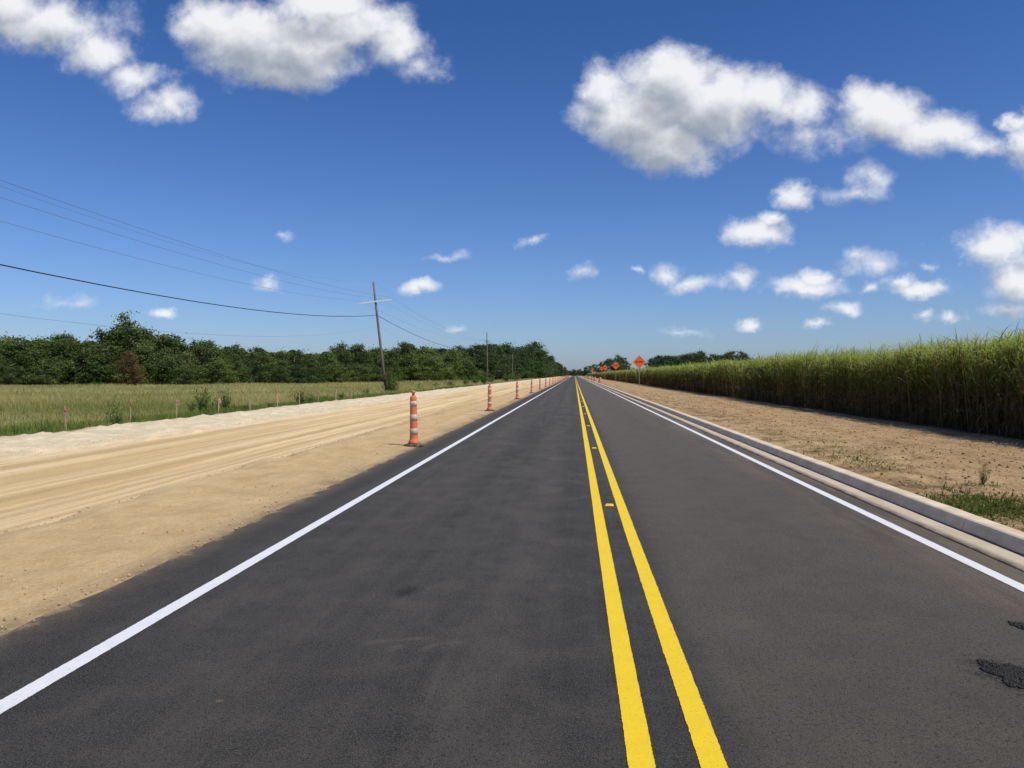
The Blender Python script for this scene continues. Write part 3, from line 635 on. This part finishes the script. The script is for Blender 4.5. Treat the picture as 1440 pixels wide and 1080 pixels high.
att=[(-1.68,-.14,AZ+.26),(.55,-.14,AZ+.26),(1.68,-.14,AZ+.26),(0,0,PH+.15),(.02,-.17,8.7),(0,-.17,7.5)]
poles=[]
for k,(x,y,t) in enumerate([(-21.5,-16,0.02),(-20.6,83,-.115),(-20.9,184,-.01),(-23,284,.01)]):
    z=float(gz(x)); e=empty("utility_pole",(x,y,z)); e.rotation_euler=(0,t,0); s_=k>1; zs=.78 if k==3 else 1; e.scale=(1,1,zs)
    fs=.33 if s_ else 1
    poles.append((Vector((x,y,z)),Matrix.Rotation(t,3,'Y'),fs,zs))
    link("pole",pm,polew,e); a_,b2_=arms[s_]; link("crossarm",a_,None,e); link("brace",b2_,steel,e)
    if not a_.materials: a_.materials.append(polew if s_ else armw)
    for q in att[:3]: link("insulator",im,ins,e,(q[0]*fs,q[1],AZ+.07))
    link("insulator",im,ins,e,(0,0,PH))
    info(e,"leaning weathered wooden utility pole with pale crossarm" if k==1 else "upright weathered wooden utility pole with crossarm","utility pole","utility poles along the field")
wirem=simple("wire",(.13,.13,.14),.5,.1,3); cablem=simple("cable",(.015,.015,.016),.6,.1,3)
def ap(P,q): return P[0]+P[1]@Vector((q[0]*P[2],q[1],q[2]*P[3]))
for w,(q,sag,r_) in enumerate(zip(att,[2.0,1.85,1.65,3.2,2.45,3.1],[.0075,.0075,.0075,.005,.026,.005])):
    pts=[]
    for i in range(len(poles)-1):
        a=ap(poles[i],q); b2=ap(poles[i+1],q)
        for s_ in range(24 if i<len(poles)-2 else 25):
            t=s_/24; p=a.lerp(b2,t); p.z-=4*sag*t*(1-t)*(1 if i==0 else .75); pts.append(p)
    me=pmesh("wire",*tube(pts,[r_]*len(pts),5),smooth=True)
    o=link("power_line" if w!=4 else "telephone_cable",me,cablem if w==4 else wirem)
    info(o,"thick black cable strung low between wooden poles" if w==4 else "thin overhead wire sagging between wooden poles","power line",None if w==4 else "overhead wires between the poles")

# ---------------------------------------------------------------- orange diamond signs
sgo=simple("sign_orange",(.95,.15,.03),.45,.06,4); blk=simple("sign_black",(.05,.03,.02),.5,.1,4)
def rdiamond(s,r,y,seg=5):
    V=[]
    for cx_,cy_,a0 in [(s-r,s-r,0),(-(s-r),s-r,90),(-(s-r),-(s-r),180),(s-r,-(s-r),270)]:
        for k in range(seg+1):
            t=math.radians(a0+90*k/seg); px,pz=cx_+r*math.cos(t),cy_+r*math.sin(t)
            V.append(((px-pz)*.7071,y,(px+pz)*.7071))
    return V
def plate(s,r,y0,y1):
    A=rdiamond(s,r,y0);B=rdiamond(s,r,y1);n=len(A); return A+B,[tuple(range(n)),tuple(range(2*n-1,n-1,-1))]+[(k,k+n,(k+1)%n+n,(k+1)%n) for k in range(n)]
pl=pmesh("panel",*plate(.56,.05,-.01,.01))
A=rdiamond(.540,.045,-.013);B=rdiamond(.528,.035,-.013);n=len(A); bo=pmesh("border",A+B,[(k,(k+1)%n,(k+1)%n+n,k+n) for k in range(n)])
tcv=bpy.data.curves.new("lettering",'FONT'); tcv.body="BUMP"; tcv.size=.34; tcv.align_x='CENTER'; tcv.align_y='CENTER'; tcv.offset=.006
to=bpy.data.objects.new("t",tcv); COL.objects.link(to); bpy.context.view_layer.update()
tm_=bpy.data.meshes.new_from_object(to.evaluated_get(bpy.context.evaluated_depsgraph_get())); tm_.transform(Matrix.Rotation(math.radians(90),4,'X')); bpy.data.objects.remove(to); tm_.name="lettering"; tm_.materials.clear()
pom=pmesh("post",*join([box(-.03,.03,.012,.05,-3.2,.5)]))
for k,(u,v,Z) in enumerate([(899,509,93),(866,514,145),(851,517,200),(846,518.5,255),(833,520.5,360)]):
    x,y=at(u,Z); z=H+(V0-v)*Z/F; e=empty("road_sign",(x,y,0)); e.rotation_euler=(0,0,random.uniform(-.06,.06))
    for nm,me,mt,dy in [("post",pom,steel,0),("panel",pl,sgo,0),("border",bo,blk,0),("lettering",tm_,blk,-.015)]:
        link(nm,me,mt,e,(0,dy,z))
    info(e,"orange diamond road work sign on a metal post","road sign","orange warning signs along the verge")

wall=simple("white_siding",(.7,.7,.68),.8,.08,3); roof=simple("metal_roof",(.45,.46,.47),.5,.1,2); dk=simple("window_glass",(.04,.05,.06),.2,.1,2)
hx,hy=at(829,720); e=empty("farmhouse",(hx+3,hy,0))
link("wall",pmesh("wall",*join([box(-6,6,-4,4,-.1,3.0),([(-6,-4,3),(-6,4,3),(-6,0,5.2),(6,-4,3),(6,4,3),(6,0,5.2)],[(0,2,1),(3,4,5)])])),wall,e)
link("roof",pmesh("roof",*join([([(-6.4,-4.5,2.85),(6.4,-4.5,2.85),(6.4,0,5.35),(-6.4,0,5.35),(-6.4,4.5,2.85),(6.4,4.5,2.85)],[(0,1,2,3),(3,2,5,4)])])),roof,e)
for wx in(-4,-1.5,3.6): link("window",pmesh("window",*box(wx-.5,wx+.5,-4.04,-4.01,1,2.3)),dk,e)
link("door",pmesh("door",*box(.8,1.8,-4.04,-4.01,0,2.1)),dk,e)
info(e,"small white house with pale metal roof by the road","house")
print("trees",cnt)
